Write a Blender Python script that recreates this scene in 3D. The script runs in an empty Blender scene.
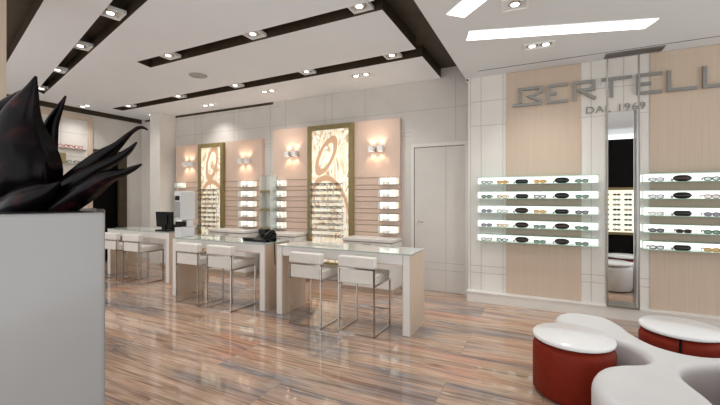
import bpy, bmesh, math, random
from math import sin, cos, pi, radians, atan, sqrt
from mathutils import Vector, Matrix
random.seed(7)
COL = bpy.context.scene.collection

# ------------------------------------------------------------ camera geometry
F = 370.; HY = 197.; H = 1.5; YAW = radians(26.3)
S_, C_ = sin(YAW), cos(YAW)
def ray(u, v):
    a = (u-360)/F; b = (HY-v)/F
    return (-S_+C_*a, C_+S_*a, b)
def onz(u, v, z=0):
    r = ray(u, v); t = (z-H)/r[2]; return Vector((r[0]*t, r[1]*t, z))
def ony(u, v, y):
    r = ray(u, v); t = y/r[1]; return Vector((r[0]*t, y, H+r[2]*t))
def onx(u, v, x):
    r = ray(u, v); t = x/r[0]; return Vector((x, r[1]*t, H+r[2]*t))
def ond(u, v, d):
    r = ray(u, v); return Vector((r[0]*d, r[1]*d, H+r[2]*d))

YA = 5.81; YB = 5.57; ZL = 3.38; ZR = 3.235; XL = -8.9; XC = -1.445; XR = -1.02

# ------------------------------------------------------------ materials
def mat(name, col=(.8,.8,.8), rough=.5, metal=0., emit=None, es=1., spec=.5, coat=0., trans=0., ior=1.45, alpha=1.):
    m = bpy.data.materials.new(name); m.use_nodes = True
    b = m.node_tree.nodes['Principled BSDF']
    b.inputs['Base Color'].default_value = (*col, 1)
    b.inputs['Roughness'].default_value = rough
    b.inputs['Metallic'].default_value = metal
    b.inputs['Specular IOR Level'].default_value = spec
    b.inputs['Coat Weight'].default_value = coat
    b.inputs['Transmission Weight'].default_value = trans
    b.inputs['IOR'].default_value = ior
    b.inputs['Alpha'].default_value = alpha
    if emit:
        b.inputs['Emission Color'].default_value = (*emit, 1)
        b.inputs['Emission Strength'].default_value = es
    return m
def nodes(m): return m.node_tree.nodes, m.node_tree.links
def ramp(n, stops):
    r = n.new('ShaderNodeValToRGB'); e = r.color_ramp.elements
    while len(e) > 1: e.remove(e[-1])
    e[0].position = stops[0][0]; e[0].color = (*stops[0][1], 1)
    for p, c in stops[1:]:
        x = e.new(p); x.color = (*c, 1)
    return r
def mapping(n, l, scale, rot=(0,0,0)):
    tc = n.new('ShaderNodeTexCoord'); mp = n.new('ShaderNodeMapping')
    mp.inputs['Scale'].default_value = scale; mp.inputs['Rotation'].default_value = rot
    l.new(tc.outputs['Object'], mp.inputs['Vector']); return mp
def grain(name, c1, c2, scale, rough=.5, detail=3, spec=.5, coat=0.):
    m = mat(name, c1, rough, spec=spec, coat=coat); n, l = nodes(m)
    mp = mapping(n, l, scale); t = n.new('ShaderNodeTexNoise')
    t.inputs['Scale'].default_value = 1; t.inputs['Detail'].default_value = detail
    l.new(mp.outputs[0], t.inputs['Vector'])
    r = ramp(n, [(.3, c1), (.7, c2)]); l.new(t.outputs['Fac'], r.inputs['Fac'])
    l.new(r.outputs['Color'], n['Principled BSDF'].inputs['Base Color']); return m

M = {}
M['ceil'] = grain('ceiling_white', (.79,.825,.86), (.81,.845,.88), (2,2,2), .7)
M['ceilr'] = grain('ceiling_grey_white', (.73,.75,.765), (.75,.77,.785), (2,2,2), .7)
M['dark'] = grain('dark_bronze_lining', (.048,.036,.022), (.066,.050,.031), (6,6,6), .45, spec=.25)
M['black'] = mat('black_opening', (.003,.0025,.0025), .6, spec=.15)
M['wallA'] = grain('wall_cream', (.60,.57,.53), (.64,.61,.565), (3,3,3), .55)
M['wallB'] = grain('wall_white_panel', (.70,.67,.62), (.74,.71,.66), (3,3,3), .4)
M['groove'] = mat('groove_shadow', (.38,.36,.33), .8)
M['wood'] = grain('pale_wood_panel', (.62,.465,.37), (.665,.505,.405), (120,120,1.6), .45)
M['woodB'] = grain('pale_wood_veneer', (.52,.415,.32), (.575,.46,.36), (150,150,1.3), .45)
M['woodC'] = grain('counter_side_wood', (.55,.44,.34), (.61,.49,.385), (90,90,1.6), .4)
M['slat'] = mat('slat_groove', (.26,.20,.12), .5)
M['olive'] = grain('olive_gold_frame', (.22,.17,.065), (.27,.21,.085), (8,8,8), .4)
M['olived'] = mat('olive_shelf', (.25,.20,.09), .5)
M['white'] = grain('white_lacquer', (.74,.72,.69), (.77,.75,.72), (2,2,2), .25)
M['whitem'] = mat('white_matt', (.75,.74,.72), .5)
M['glass'] = mat('glass_top', (.60,.66,.62), .04, spec=.8, coat=.5)
M['gedge'] = mat('green_glass_edge', (.28,.50,.40), .15)
M['gedge2'] = mat('glass_edge_dull', (.34,.40,.35), .2)
M['leather'] = grain('cream_leather', (.72,.69,.64), (.76,.73,.68), (9,9,9), .4)
M['chrome'] = mat('chrome', (.55,.53,.50), .12, 1.)
M['steel'] = mat('brushed_steel', (.42,.40,.37), .32, 1.)
M['letter'] = mat('letter_metal', (.27,.265,.25), .42, .45)
M['greyplastic'] = mat('grey_plastic', (.62,.62,.63), .4)
M['greydark'] = mat('grey_plastic_dark', (.30,.30,.31), .4)
M['blackp'] = mat('black_plastic', (.006,.006,.006), .35, spec=.25)
M['red'] = grain('red_upholstery', (.185,.016,.006), (.21,.020,.008), (20,20,20), .6, spec=.2)
M['sofa'] = grain('white_upholstery', (.66,.655,.655), (.69,.685,.68), (4,4,4), .45)
M['disc'] = mat('white_table_top', (.82,.82,.82), .15)
M['planter'] = grain('planter_gloss', (.30,.297,.292), (.315,.312,.307), (2,2,2), .18, coat=.3)
M['mirror'] = mat('mirror', (.86,.87,.86), .0, 1.)
M['lit'] = mat('lit_panel', (.9,.9,.88), .5, emit=(1.,1.,.97), es=.62)
M['litw'] = mat('lit_box', (.9,.88,.8), .5, emit=(1.,.95,.82), es=.62)
M['litd'] = mat('lit_display_back', (.8,.8,.7), .5, emit=(1.,.97,.82), es=.55)
M['strip'] = mat('strip_light', (1,1,1), .5, emit=(1.,.98,.95), es=1.6)
M['bulb'] = mat('bulb_glow', (1,1,1), .5, emit=(1.,.97,.92), es=3.5)
M['warm'] = mat('warm_lamp_glow', (1,1,1), .5, emit=(1.,.78,.58), es=3.)
M['fitting'] = mat('fitting_metal', (.80,.80,.77), .35)
M['acryl'] = mat('clear_acrylic', (.80,.88,.86), .05, alpha=.35)
M['grille'] = mat('air_grille', (.24,.23,.22), .5)

def leafmat():
    m = mat('agave_leaf', (.02,.006,.008), .24, spec=.14); n, l = nodes(m)
    mp = mapping(n, l, (5,5,5)); t = n.new('ShaderNodeTexNoise'); t.inputs['Scale'].default_value = 1.2
    l.new(mp.outputs[0], t.inputs['Vector'])
    r = ramp(n, [(.40, (.001,.0007,.001)), (.60, (.006,.003,.004)), (.78, (.05,.010,.010))])
    l.new(t.outputs['Fac'], r.inputs['Fac']); l.new(r.outputs['Color'], n['Principled BSDF'].inputs['Base Color'])
    return m
M['leaf'] = leafmat()

def floormat():
    m = mat('streaked_stone', (.4,.3,.25), .07, spec=.7, coat=.35); n, l = nodes(m); b = n['Principled BSDF']
    tc = n.new('ShaderNodeTexCoord')
    mp0 = n.new('ShaderNodeMapping'); l.new(tc.outputs['Object'], mp0.inputs['Vector'])
    br = n.new('ShaderNodeTexBrick'); br.offset = .37
    br.inputs['Color1'].default_value = (0,0,0,1); br.inputs['Color2'].default_value = (1,1,1,1)
    br.inputs['Mortar'].default_value = (.5,.5,.5,1)
    br.inputs['Scale'].default_value = 1; br.inputs['Mortar Size'].default_value = .0035
    br.inputs['Brick Width'].default_value = 1.9; br.inputs['Row Height'].default_value = .60
    l.new(mp0.outputs[0], br.inputs['Vector'])
    sep = n.new('ShaderNodeSeparateXYZ'); l.new(tc.outputs['Object'], sep.inputs[0])
    # per plank offset
    mul = n.new('ShaderNodeMath'); mul.operation = 'MULTIPLY'; mul.inputs[1].default_value = 17.
    l.new(br.outputs['Color'], mul.inputs[0])
    comb = n.new('ShaderNodeCombineXYZ')
    for i in range(3): l.new(mul.outputs[0], comb.inputs[i])
    add = n.new('ShaderNodeVectorMath'); add.operation = 'ADD'
    l.new(tc.outputs['Object'], add.inputs[0]); l.new(comb.outputs[0], add.inputs[1])
    def noise(scale, det, dist, rot=0.):
        mp = n.new('ShaderNodeMapping'); mp.inputs['Scale'].default_value = scale
        mp.inputs['Rotation'].default_value = (0,0,rot)
        l.new(add.outputs[0], mp.inputs['Vector']); t = n.new('ShaderNodeTexNoise')
        t.inputs['Scale'].default_value = 1; t.inputs['Detail'].default_value = det
        t.inputs['Distortion'].default_value = dist; t.inputs['Roughness'].default_value = .6
        l.new(mp.outputs[0], t.inputs['Vector']); return t
    base = noise((.42, 4.2, 1), 4, .8, .13)
    fine = noise((.7, 21, 1), 4, 1.1, .13)
    big = noise((.5, 1.3, 1), 2, .3)
    r1 = ramp(n, [(.29,(.10,.11,.14)), (.37,(.24,.23,.25)), (.43,(.44,.26,.17)), (.49,(.58,.43,.31)), (.54,(.30,.17,.11)), (.59,(.56,.45,.35)), (.64,(.15,.15,.18)), (.70,(.46,.30,.20)), (.78,(.60,.50,.40))])
    l.new(base.outputs['Fac'], r1.inputs['Fac'])
    r2 = ramp(n, [(.30,(.05,.04,.04)), (.41,(.25,.18,.15)), (.49,(.52,.40,.32)), (.56,(.72,.57,.45)), (.64,(.24,.18,.15)), (.75,(.45,.36,.30))])
    b.inputs['Coat Roughness'].default_value = .03
    l.new(fine.outputs['Fac'], r2.inputs['Fac'])
    mx = n.new('ShaderNodeMix'); mx.data_type = 'RGBA'; mx.inputs[0].default_value = .46
    l.new(r1.outputs[0], mx.inputs[6]); l.new(r2.outputs[0], mx.inputs[7])
    r3 = ramp(n, [(.34,(1.0,.76,.68)), (.45,(1.02,.97,.91)), (.53,(.92,.86,.82)), (.62,(.58,.65,.77))])
    l.new(big.outputs['Fac'], r3.inputs['Fac'])
    m2 = n.new('ShaderNodeMix'); m2.data_type = 'RGBA'; m2.blend_type = 'MULTIPLY'; m2.inputs[0].default_value = 1.
    l.new(mx.outputs[2], m2.inputs[6]); l.new(r3.outputs[0], m2.inputs[7])
    m3 = n.new('ShaderNodeMix'); m3.data_type = 'RGBA'
    sc = n.new('ShaderNodeMath'); sc.operation = 'MULTIPLY'; sc.inputs[1].default_value = .4
    l.new(br.outputs['Fac'], sc.inputs[0]); l.new(sc.outputs[0], m3.inputs[0])
    l.new(m2.outputs[2], m3.inputs[6]); m3.inputs[7].default_value = (.16,.12,.10,1)
    l.new(m3.outputs[2], b.inputs['Base Color'])
    return m
M['floor'] = floormat()

def artmat(seed, cx, cz, tilt):
    m = mat('lit_art_%d' % seed, (.8,.7,.5), .5); n, l = nodes(m); b = n['Principled BSDF']
    tc = n.new('ShaderNodeTexCoord')
    mp = n.new('ShaderNodeMapping'); mp.inputs['Location'].default_value = (seed*3.1, 0, seed*1.7)
    mp.inputs['Scale'].default_value = (3.2, 1, 1.5); l.new(tc.outputs['Object'], mp.inputs['Vector'])
    t = n.new('ShaderNodeTexNoise'); t.inputs['Scale'].default_value = 1.05; t.inputs['Detail'].default_value = 2.
    t.inputs['Distortion'].default_value = 1.6; l.new(mp.outputs[0], t.inputs['Vector'])
    w = (.90,.84,.64); w2 = (1,.97,.84); br_ = (.50,.32,.18)
    r = ramp(n, [(.36,w2), (.42,br_), (.45,w), (.50,w2), (.55,(.80,.66,.46)), (.57,w), (.64,br_), (.67,w2)])
    l.new(t.outputs['Fac'], r.inputs['Fac'])
    # tilted oval ring with a stem curling away from it
    m2 = n.new('ShaderNodeMapping'); m2.vector_type = 'TEXTURE'
    m2.inputs['Location'].default_value = (cx, 0, cz); m2.inputs['Rotation'].default_value = (0, tilt, 0)
    m2.inputs['Scale'].default_value = (.17, 10, .40); l.new(tc.outputs['Object'], m2.inputs['Vector'])
    ln = n.new('ShaderNodeVectorMath'); ln.operation = 'LENGTH'; l.new(m2.outputs[0], ln.inputs[0])
    rr = ramp(n, [(0.,(0,0,0)), (.60,(0,0,0)), (.66,(1,1,1)), (.95,(1,1,1)), (1.,(0,0,0))])
    l.new(ln.outputs['Value'], rr.inputs['Fac'])
    mx = n.new('ShaderNodeMix'); mx.data_type = 'RGBA'
    l.new(rr.outputs[0], mx.inputs[0]); l.new(r.outputs[0], mx.inputs[6]); mx.inputs[7].default_value = (.55,.34,.20,1)
    m4 = n.new('ShaderNodeMapping'); m4.vector_type = 'TEXTURE'
    m4.inputs['Location'].default_value = (cx+.06, 0, cz-1.22); m4.inputs['Rotation'].default_value = (0, -.12, 0)
    m4.inputs['Scale'].default_value = (.50, 10, .95); l.new(tc.outputs['Object'], m4.inputs['Vector'])
    l4 = n.new('ShaderNodeVectorMath'); l4.operation = 'LENGTH'; l.new(m4.outputs[0], l4.inputs[0])
    r4 = ramp(n, [(0.,(0,0,0)), (.80,(0,0,0)), (.83,(1,1,1)), (.91,(1,1,1)), (.94,(0,0,0))])
    l.new(l4.outputs['Value'], r4.inputs['Fac'])
    m5 = n.new('ShaderNodeMix'); m5.data_type = 'RGBA'
    l.new(r4.outputs[0], m5.inputs[0]); l.new(mx.outputs[2], m5.inputs[6]); m5.inputs[7].default_value = (.55,.34,.20,1)
    l.new(m5.outputs[2], b.inputs['Base Color']); l.new(m5.outputs[2], b.inputs['Emission Color'])
    b.inputs['Emission Strength'].default_value = .30
    return m

# ------------------------------------------------------------ mesh builder
class MB:
    def __init__(s): s.bm = bmesh.new(); s.mats = []
    def mi(s, m):
        if m not in s.mats: s.mats.append(m)
        return s.mats.index(m)
    def face(s, pts, m):
        f = s.bm.faces.new([s.bm.verts.new(p) for p in pts]); f.material_index = s.mi(m); return f
    def box(s, a, b, m, bevel=0.):
        x0,y0,z0 = [min(a[i], b[i]) for i in range(3)]; x1,y1,z1 = [max(a[i], b[i]) for i in range(3)]
        v = [s.bm.verts.new(p) for p in ((x0,y0,z0),(x1,y0,z0),(x1,y1,z0),(x0,y1,z0),(x0,y0,z1),(x1,y0,z1),(x1,y1,z1),(x0,y1,z1))]
        fs = [s.bm.faces.new([v[i] for i in q]) for q in ((0,3,2,1),(4,5,6,7),(0,1,5,4),(1,2,6,5),(2,3,7,6),(3,0,4,7))]
        for f in fs: f.material_index = s.mi(m)
        if bevel > 0:
            es = set(e for f in fs for e in f.edges)
            r = bmesh.ops.bevel(s.bm, geom=list(es), offset=bevel, segments=2, affect='EDGES', profile=.5)
            for f in r['faces']: f.material_index = s.mi(m)
        return s
    def prism(s, poly, z0, z1, m, mside=None):      # poly in xy
        n = len(poly); a = [s.bm.verts.new((p[0],p[1],z0)) for p in poly]; b = [s.bm.verts.new((p[0],p[1],z1)) for p in poly]
        f = s.bm.faces.new(a[::-1]); f.material_index = s.mi(m); f = s.bm.faces.new(b); f.material_index = s.mi(m)
        for i in range(n):
            f = s.bm.faces.new((a[i],a[(i+1)%n],b[(i+1)%n],b[i])); f.material_index = s.mi(mside or m)
        return s
    def prism_y(s, poly, y0, y1, m):                # poly in xz
        n = len(poly); a = [s.bm.verts.new((p[0],y0,p[1])) for p in poly]; b = [s.bm.verts.new((p[0],y1,p[1])) for p in poly]
        for q in [a, b[::-1]] + [(a[i],b[i],b[(i+1)%n],a[(i+1)%n]) for i in range(n)]:
            f = s.bm.faces.new(q); f.material_index = s.mi(m)
        return s
    def tube(s, pts, r, m, n=8, closed=False, caps=True):
        pts = [Vector(p) for p in pts]; k = len(pts); rings = []; up = None
        for i, p in enumerate(pts):
            if closed: t = (pts[(i+1)%k]-pts[i-1])
            else: t = pts[min(i+1,k-1)]-pts[max(i-1,0)]
            t.normalize()
            if up is None:
                up = Vector((0,0,1)) if abs(t.z) < .9 else Vector((0,1,0))
            u = t.cross(up)
            if u.length < 1e-5: u = t.cross(Vector((1,0,0)))
            u.normalize(); w = u.cross(t); up = w
            rr = r[i] if isinstance(r, (list, tuple)) else r
            rings.append([s.bm.verts.new(p+u*rr*cos(2*pi*j/n)+w*rr*sin(2*pi*j/n)) for j in range(n)])
        mi = s.mi(m)
        for i in range(k if closed else k-1):
            A, B = rings[i], rings[(i+1)%k]
            for j in range(n):
                f = s.bm.faces.new((A[j],A[(j+1)%n],B[(j+1)%n],B[j])); f.material_index = mi; f.smooth = True
        if caps and not closed:
            for R in (rings[0], rings[-1]):
                f = s.bm.faces.new(R); f.material_index = mi
        return s
    def bar(s, a, b, w, m):                         # square bar
        a = Vector(a); b = Vector(b); t = (b-a).normalized()
        up = Vector((0,0,1)) if abs(t.z) < .9 else Vector((0,1,0))
        u = t.cross(up).normalized()*w/2; v = u.cross(t).normalized()*w/2
        a -= t*w/2; b += t*w/2
        A = [s.bm.verts.new(a+p) for p in (u+v, u-v, -u-v, -u+v)]; B = [s.bm.verts.new(b+p) for p in (u+v, u-v, -u-v, -u+v)]
        for q in [A, B[::-1]] + [(A[i],B[i],B[(i+1)%4],A[(i+1)%4]) for i in range(4)]:
            f = s.bm.faces.new(q); f.material_index = s.mi(m)
        return s
    def lathe(s, prof, m, n=48, c=(0,0,0)):
        rings = []
        for r, z in prof:
            rings.append([s.bm.verts.new((c[0]+r*cos(2*pi*j/n), c[1]+r*sin(2*pi*j/n), c[2]+z)) for j in range(n)])
        for A, B in zip(rings, rings[1:]):
            for j in range(n):
                f = s.bm.faces.new((A[j],A[(j+1)%n],B[(j+1)%n],B[j])); f.material_index = s.mi(m); f.smooth = True
        f = s.bm.faces.new(rings[0][::-1]); f.material_index = s.mi(m)
        f = s.bm.faces.new(rings[-1]); f.material_index = s.mi(m)
        return s
    def build(s, name, parent=None, loc=None, smooth=False):
        bmesh.ops.recalc_face_normals(s.bm, faces=s.bm.faces)
        if smooth:
            for f in s.bm.faces: f.smooth = True
        me = bpy.data.meshes.new(name); s.bm.to_mesh(me); s.bm.free()
        for m in s.mats: me.materials.append(m)
        o = bpy.data.objects.new(name, me); COL.objects.link(o)
        if smooth == 'auto' or smooth:
            md = o.modifiers.new('wn', 'WEIGHTED_NORMAL'); md.keep_sharp = True
        if parent: o.parent = parent
        if loc: o.location = loc
        return o
def thing(name, label, cat, loc=(0,0,0), rz=0., group=None):
    o = bpy.data.objects.new(name, None); o.empty_display_size = .1; COL.objects.link(o)
    o.location = loc; o.rotation_euler = (0,0,rz); o['label'] = label; o['category'] = cat
    if group: o['group'] = group
    return o
def tag(o, label, cat, group=None):
    o['label'] = label; o['category'] = cat
    if group: o['group'] = group
    return o
def struct(mb, name):
    o = mb.build(name); o['kind'] = 'structure'; return o
def copy_tree(o, parent=None):
    c = o.copy(); COL.objects.link(c)
    if parent: c.parent = parent
    for ch in list(o.children): copy_tree(ch, c)
    return c
def lamp(kind, name, parent, loc, energy, color, size=.05, cone=110, blend=1., rot=(0,0,0)):
    d = bpy.data.lights.new(name, kind); d.energy = energy; d.color = color
    if kind == 'SPOT': d.spot_size = radians(cone); d.spot_blend = blend
    d.shadow_soft_size = size
    o = bpy.data.objects.new(name, d); COL.objects.link(o); o.location = loc; o.rotation_euler = rot
    if parent: o.parent = parent
    return o

# ------------------------------------------------------------ the room
struct(MB().box((-9.6,-1.3,-.1), (4.2,6.3,0), M['floor']), 'floor')

c = MB(); W = M['ceil']; D = M['dark']; ZT = 3.53
def flat(poly, z=ZL, m=W): c.face([(p[0],p[1],z) for p in poly], m)
xe = -8.77
L1 = lambda x: 2.269-.257*(x+3.378)      # far edge of slanted slot
L1n = lambda x: 2.121-.279*(x+3.678)
L0 = lambda x: 1.829-.253*(x+4.268)
flat([(xe,YA),(XC,YA),(XC,4.803),(-8.206,4.935),(xe,4.935)])
flat([(xe,4.935),(-8.206,4.935),(-8.204,4.703),(xe,4.703)])
flat([(xe,4.703),(-8.204,4.703),(XC,4.529),(XC,3.428),(-5.11,3.471),(-8.163,3.499),(xe,3.52)])
flat([(-8.163,3.499),(-5.11,3.471),(-5.064,3.236),(XC,3.236),(XC,L1(XC)),(-3.378,L1(-3.378))])
flat([(xe,3.52),(-8.163,3.499),(-8.048,3.342),(-3.678,2.121),(XC,L1n(XC)),(XC,L0(XC)),(xe,L0(xe))])
flat([(xe,L0(xe)-.55),(XC,L0(XC)-.55),(XC,-1.3),(xe,-1.3)])
def liner(poly, z0=ZL):
    n = len(poly)
    for i in range(n):
        a, b = poly[i], poly[(i+1)%n]
        c.face([(a[0],a[1],z0),(b[0],b[1],z0),(b[0],b[1],ZT),(a[0],a[1],ZT)], D)
liner([(-5.11,3.471),(XC,3.428),(XC,3.44),(-5.11,3.48)]); liner([(-5.064,3.236),(XC,3.236),(XC,3.23),(-5.064,3.23)])
c.face([(-5.11,3.471,ZL),(-5.064,3.236,ZL),(-5.064,3.236,ZT),(-5.11,3.471,ZT)], D)
def wallseg(a, b, z0=ZL, z1=ZT, m=D): c.face([(a[0],a[1],z0),(b[0],b[1],z0),(b[0],b[1],z1),(a[0],a[1],z1)], m)
wallseg((-8.206,4.935),(XC,4.803)); wallseg((-8.204,4.703),(XC,4.529)); wallseg((-8.206,4.935),(-8.204,4.703))
wallseg((-8.163,3.499),(XC,L1(XC))); wallseg((-8.048,3.342),(XC,L1n(XC))); wallseg((-8.163,3.499),(-8.048,3.342))
wallseg((xe,L0(xe)),(XC,L0(XC))); wallseg((xe,L0(xe)-.55),(XC,L0(XC)-.55))
for a, b in ((4.803,YA),(3.428,4.529),(L1(XC),3.236),(L0(XC),L1n(XC)),(-1.3,L0(XC)-.55)): wallseg((XC,a),(XC,b))
wallseg((xe,-1.3),(xe,YA))
wallseg((XR,-1.3),(XR,YA), ZR, ZT)
c.box((-9.6,-1.3,ZT), (4.2,6.3,ZT+.08), D)
# the ventilation slit in the long dark channel and in the middle slot
c.box((-1.17,3.6,ZT-.012), (-1.13,5.0,ZT), M['black']); c.box((-1.10,3.6,ZT-.012), (-1.07,5.0,ZT), M['black'])
c.box((-2.9,3.30,ZT-.012), (-1.8,3.325,ZT), M['black']); c.box((-2.9,3.35,ZT-.012), (-1.8,3.375,ZT), M['black'])
struct(c, 'ceiling')
c = MB()
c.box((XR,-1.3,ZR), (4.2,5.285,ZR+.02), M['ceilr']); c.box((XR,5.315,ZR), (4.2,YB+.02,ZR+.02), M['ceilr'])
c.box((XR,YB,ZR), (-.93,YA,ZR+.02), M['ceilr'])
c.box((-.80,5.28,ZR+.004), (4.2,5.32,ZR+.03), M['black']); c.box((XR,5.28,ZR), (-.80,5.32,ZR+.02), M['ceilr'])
struct(c, 'ceiling')

# back wall with joints
w = MB(); w.box((XL-.7,YA,0), (-.85,YA+.15,3.6), M['wallA'])
G = M['groove']; e = .0026
def hz(mb, x0, x1, z, y): mb.box((x0,y-.0015,z-e), (x1,y+.01,z+e), G)
def vt(mb, x, z0, z1, y): mb.box((x-e,y-.0015,z0), (x+e,y+.01,z1), G)
hz(w, -7.64, -1.0, 2.905, YA)
hz(w, -7.64, -4.6, 3.28, YA)
hz(w, -2.1, -1.93, 2.50, YA); hz(w, -2.1, -1.93, 2.56, YA)
for z in (2.50, 2.56): hz(w, -5.02, -4.72, z, YA)
for x in (-7.0,-6.8,-5.83,-5.70,-4.487,-3.589,-3.44,-2.771,-1.215): vt(w, x, 2.60 if x < -2 else 2.4, 3.38, YA)
for x in (-4.86,): vt(w, x, 0.1, 3.38, YA)
struct(w, 'wall_back')
tr = MB(); tr.box((-8.75,YA-.012,3.335), (-4.79,YA,ZL), M['dark']); struct(tr, 'trim_1')

# hidden-edge door in the back wall
d = thing('door_1', '', ''); del d['label']; del d['category']; d['kind'] = 'structure'; d.location = (-1.46,YA,0)
def loc_box(name, a, b, m, parent, bevel=0.):
    o = parent.location; return MB().box([a[i]-o[i] for i in range(3)], [b[i]-o[i] for i in range(3)], m, bevel).build(name, parent)
f = MB(); o = d.location
for a, b in (((-1.93,YA-.02,0),(-1.885,YA,2.36)), ((-1.075,YA-.02,0),(-1.015,YA,2.36)), ((-1.885,YA-.02,2.305),(-1.075,YA,2.36))):
    f.box([a[i]-o[i] for i in range(3)], [b[i]-o[i] for i in range(3)], M['wallB'])
f.build('door_frame', d)
f = MB(); f.box((-.415,-.008,.01), (.38,.0,2.295), M['wallA'])
for z in (.46,.345): hz(f, -.415, .38, z, -.008)
vt(f, .096, .01, 2.295, -.008)
f.box((-.425,-.002,0), (-.415,0,2.305), M['black']); f.box((.38,-.002,0), (.385,0,2.305), G); f.box((-.42,-.002,2.295), (.385,0,2.302), M['black'])
f.build('door_panel', d)
f = MB(); f.tube([(-.36,-.008,1.10),(-.36,-.018,1.10)], .022, M['chrome'], 12); f.tube([(-.36,-.018,1.10),(-.36,-.055,1.10),(-.25,-.055,1.10)], .009, M['chrome'], 8)
f.build('door_handle', d)

# right-hand display wall
w = MB(); w.box((-.985,YB,0), (4.2,YB+.24,3.5), M['wallB'])
for z in (2.88, 2.53, .505, .405):
    for x0, x1 in ((-.95,-.463), (.446,1.16)) if z > 1 else ((-.95,-.463), (.446,.70), (1.04,1.16)): hz(w, x0, x1, z, YB)
for x in (-.80,-.505,.556,.90): vt(w, x, .15 if x < .7 else 2.58, ZR, YB)
w.box((-.95,YB-.001,.15), (-.945,YB,ZR), G)
struct(w, 'wall_right')
for i, (x0, x1) in enumerate(((-.463,.446), (1.16,2.6))):
    t = MB(); t.box((x0,YB-.012,.15), (x1,YB+.005,ZR-.004), M['woodB']); struct(t, 'trim_%d' % (i+2))
p = MB(); p.box((-.985,5.47,0), (4.2,YB+.01,.135), M['wallB']); p.box((-.99,5.46,.135), (4.2,YB+.01,.15), M['white'])
struct(p, 'baseboard_right')
p = MB(); p.box((-7.64,YA-.015,0), (-4.8,YA,.1), M['white']); struct(p, 'baseboard_back')

# left end of the shop
w = MB(); w.box((XL-.15,-1.3,0), (XL,4.69,3.53), M['wallA']); w.box((XL-.15,5.43,0), (XL,YA+.05,3.53), M['wallA']); w.box((XL-.15,4.69,2.55), (XL,5.43,3.53), M['wallA'])
w.box((XL-.02,-1.3,3.30), (XL+.01,YA,3.53), M['dark'])
for z in (2.36, 2.85): w.box((XL-.01,3.0,z-.004), (XL+.002,4.6,z+.004), G)
for y in (3.6, 4.1): w.box((XL-.01,y-.004,0), (XL+.002,y+.004,3.3), G)
w.box((XL-.6,4.3,-.1), (XL-.55,5.8,2.9), M['black']); w.box((XL-.6,4.3,2.6), (XL-.14,5.8,2.65), M['black']); w.box((XL-.6,4.55,-.1), (XL-.14,4.6,2.65), M['black']); w.box((XL-.6,5.5,-.1), (XL-.14,5.55,2.65), M['black'])  # black boxes added behind the doorway to stop world light leaking through
struct(w, 'wall_left')
t = MB(); t.box((XL,4.60,0), (XL+.05,4.68,3.26), M['woodB']); t.box((XL,3.0,3.16), (XL+.05,4.60,3.26), M['woodB']); struct(t, 'trim_4')
t = MB(); t.box((XL-.02,5.25,0), (XL+.04,5.43,2.56), M['dark']); t.box((XL-.02,4.69,2.50), (XL+.04,5.25,2.56), M['dark'])
t.box((XL-.3,4.62,0), (XL-.29,5.48,2.58), M['black']); struct(t, 'door_2')
t = MB(); t.box((-7.98,5.41,0), (-7.64,YA,ZL), M['wallB']); struct(t, 'wall_pillar')
t = MB(); t.box((-8.12,YA-.02,0), (-7.985,YA,ZL), M['black']); struct(t, 'trim_5')
# near pillar at the left edge of the view
pr = ond(6.5, 100, 3.0)
t = MB(); t.box((pr.x-.5,pr.y-.25,0), (pr.x,pr.y,ZL), M['woodC']); struct(t, 'wall_near')

# ------------------------------------------------------------ ceiling lights
BR = (1.0,.975,.95)
def downlight(x, y, z, label, group, n=1, rz=0., en=26, w=.19):
    t = thing('downlight', label, 'ceiling light', (x,y,z), rz, group)
    L = w*n
    m = MB(); fw = .018
    for a, b in (((-L/2-fw,-w/2-fw,-.008),(L/2+fw,-w/2,.03)), ((-L/2-fw,w/2,-.008),(L/2+fw,w/2+fw,.03)), ((-L/2-fw,-w/2,-.008),(-L/2,w/2,.03)), ((L/2,-w/2,-.008),(L/2+fw,w/2,.03))):
        m.box(a, b, M['fitting'])
    m.box((-L/2,-w/2,.028), (L/2,w/2,.03), M['fitting']); m.build('frame', t)
    for i in range(n):
        cx = -L/2+w*(i+.5)
        MB().lathe([(.030,.006),(.055,.004),(.068,.012),(.068,.028),(.03,.028)], M['chrome'], 20, (cx,0,-.006)).build('reflector', t)
        MB().lathe([(.002,0),(.035,-.001),(.035,.006)], M['bulb'], 16, (cx,0,-.004)).build('bulb', t)
    if en: lamp('SPOT', 'lamp_light', t, (0,0,-.03), en*n, BR, .07, 125)
    return t
zs = 3.412
for i, (x, y) in enumerate(((-4.03,2.30),(-5.25,2.63),(-6.55,2.975),(-7.93,3.36))):
    downlight(x, y, zs, 'square downlight in the slanted dark ceiling slot, %s from the front' % ('first','second','third','last')[i], 'downlights in the slanted ceiling slot', 1, -.25)
for i, (x, y) in enumerate(((-4.54,3.335),(-3.05,3.335),(-1.65,3.325))):
    downlight(x, y, zs, 'square downlight in the middle dark ceiling slot, %s' % ('at its left end','halfway along it','at its right end by the wide channel')[i], 'downlights in the middle ceiling slot')
for i, (x, y) in enumerate(((-7.788,4.80),(-6.2,4.76),(-4.72,4.73),(-3.234,4.70),(-1.827,4.67))):
    downlight(x, y, zs, 'small downlight in the rear dark ceiling slot, %s from the left' % ('first','second','third','fourth','fifth')[i], 'downlights in the rear ceiling slot', 1, 0, 20, .18)
for i, (x, y, q) in enumerate(((-8.48,4.335,2),(-8.0,5.45,1),(-6.121,5.40,2),(-4.37,5.16,2),(-2.512,5.118,2))):
    downlight(x, y, ZL-.004, 'recessed spotlight flush in the white ceiling, %s' % ('above the far left display','above the white pillar','above the far lit picture','between the two lit pictures','above the near lit picture')[i], 'flush ceiling spotlights by the back wall', q, 0, 15, .17)
downlight(-.212*1.058, 3.402*1.058, ZR-.004, 'single square spotlight in the right ceiling above the two light strips', 'ceiling light', 1, .1, 30, .19)
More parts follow.
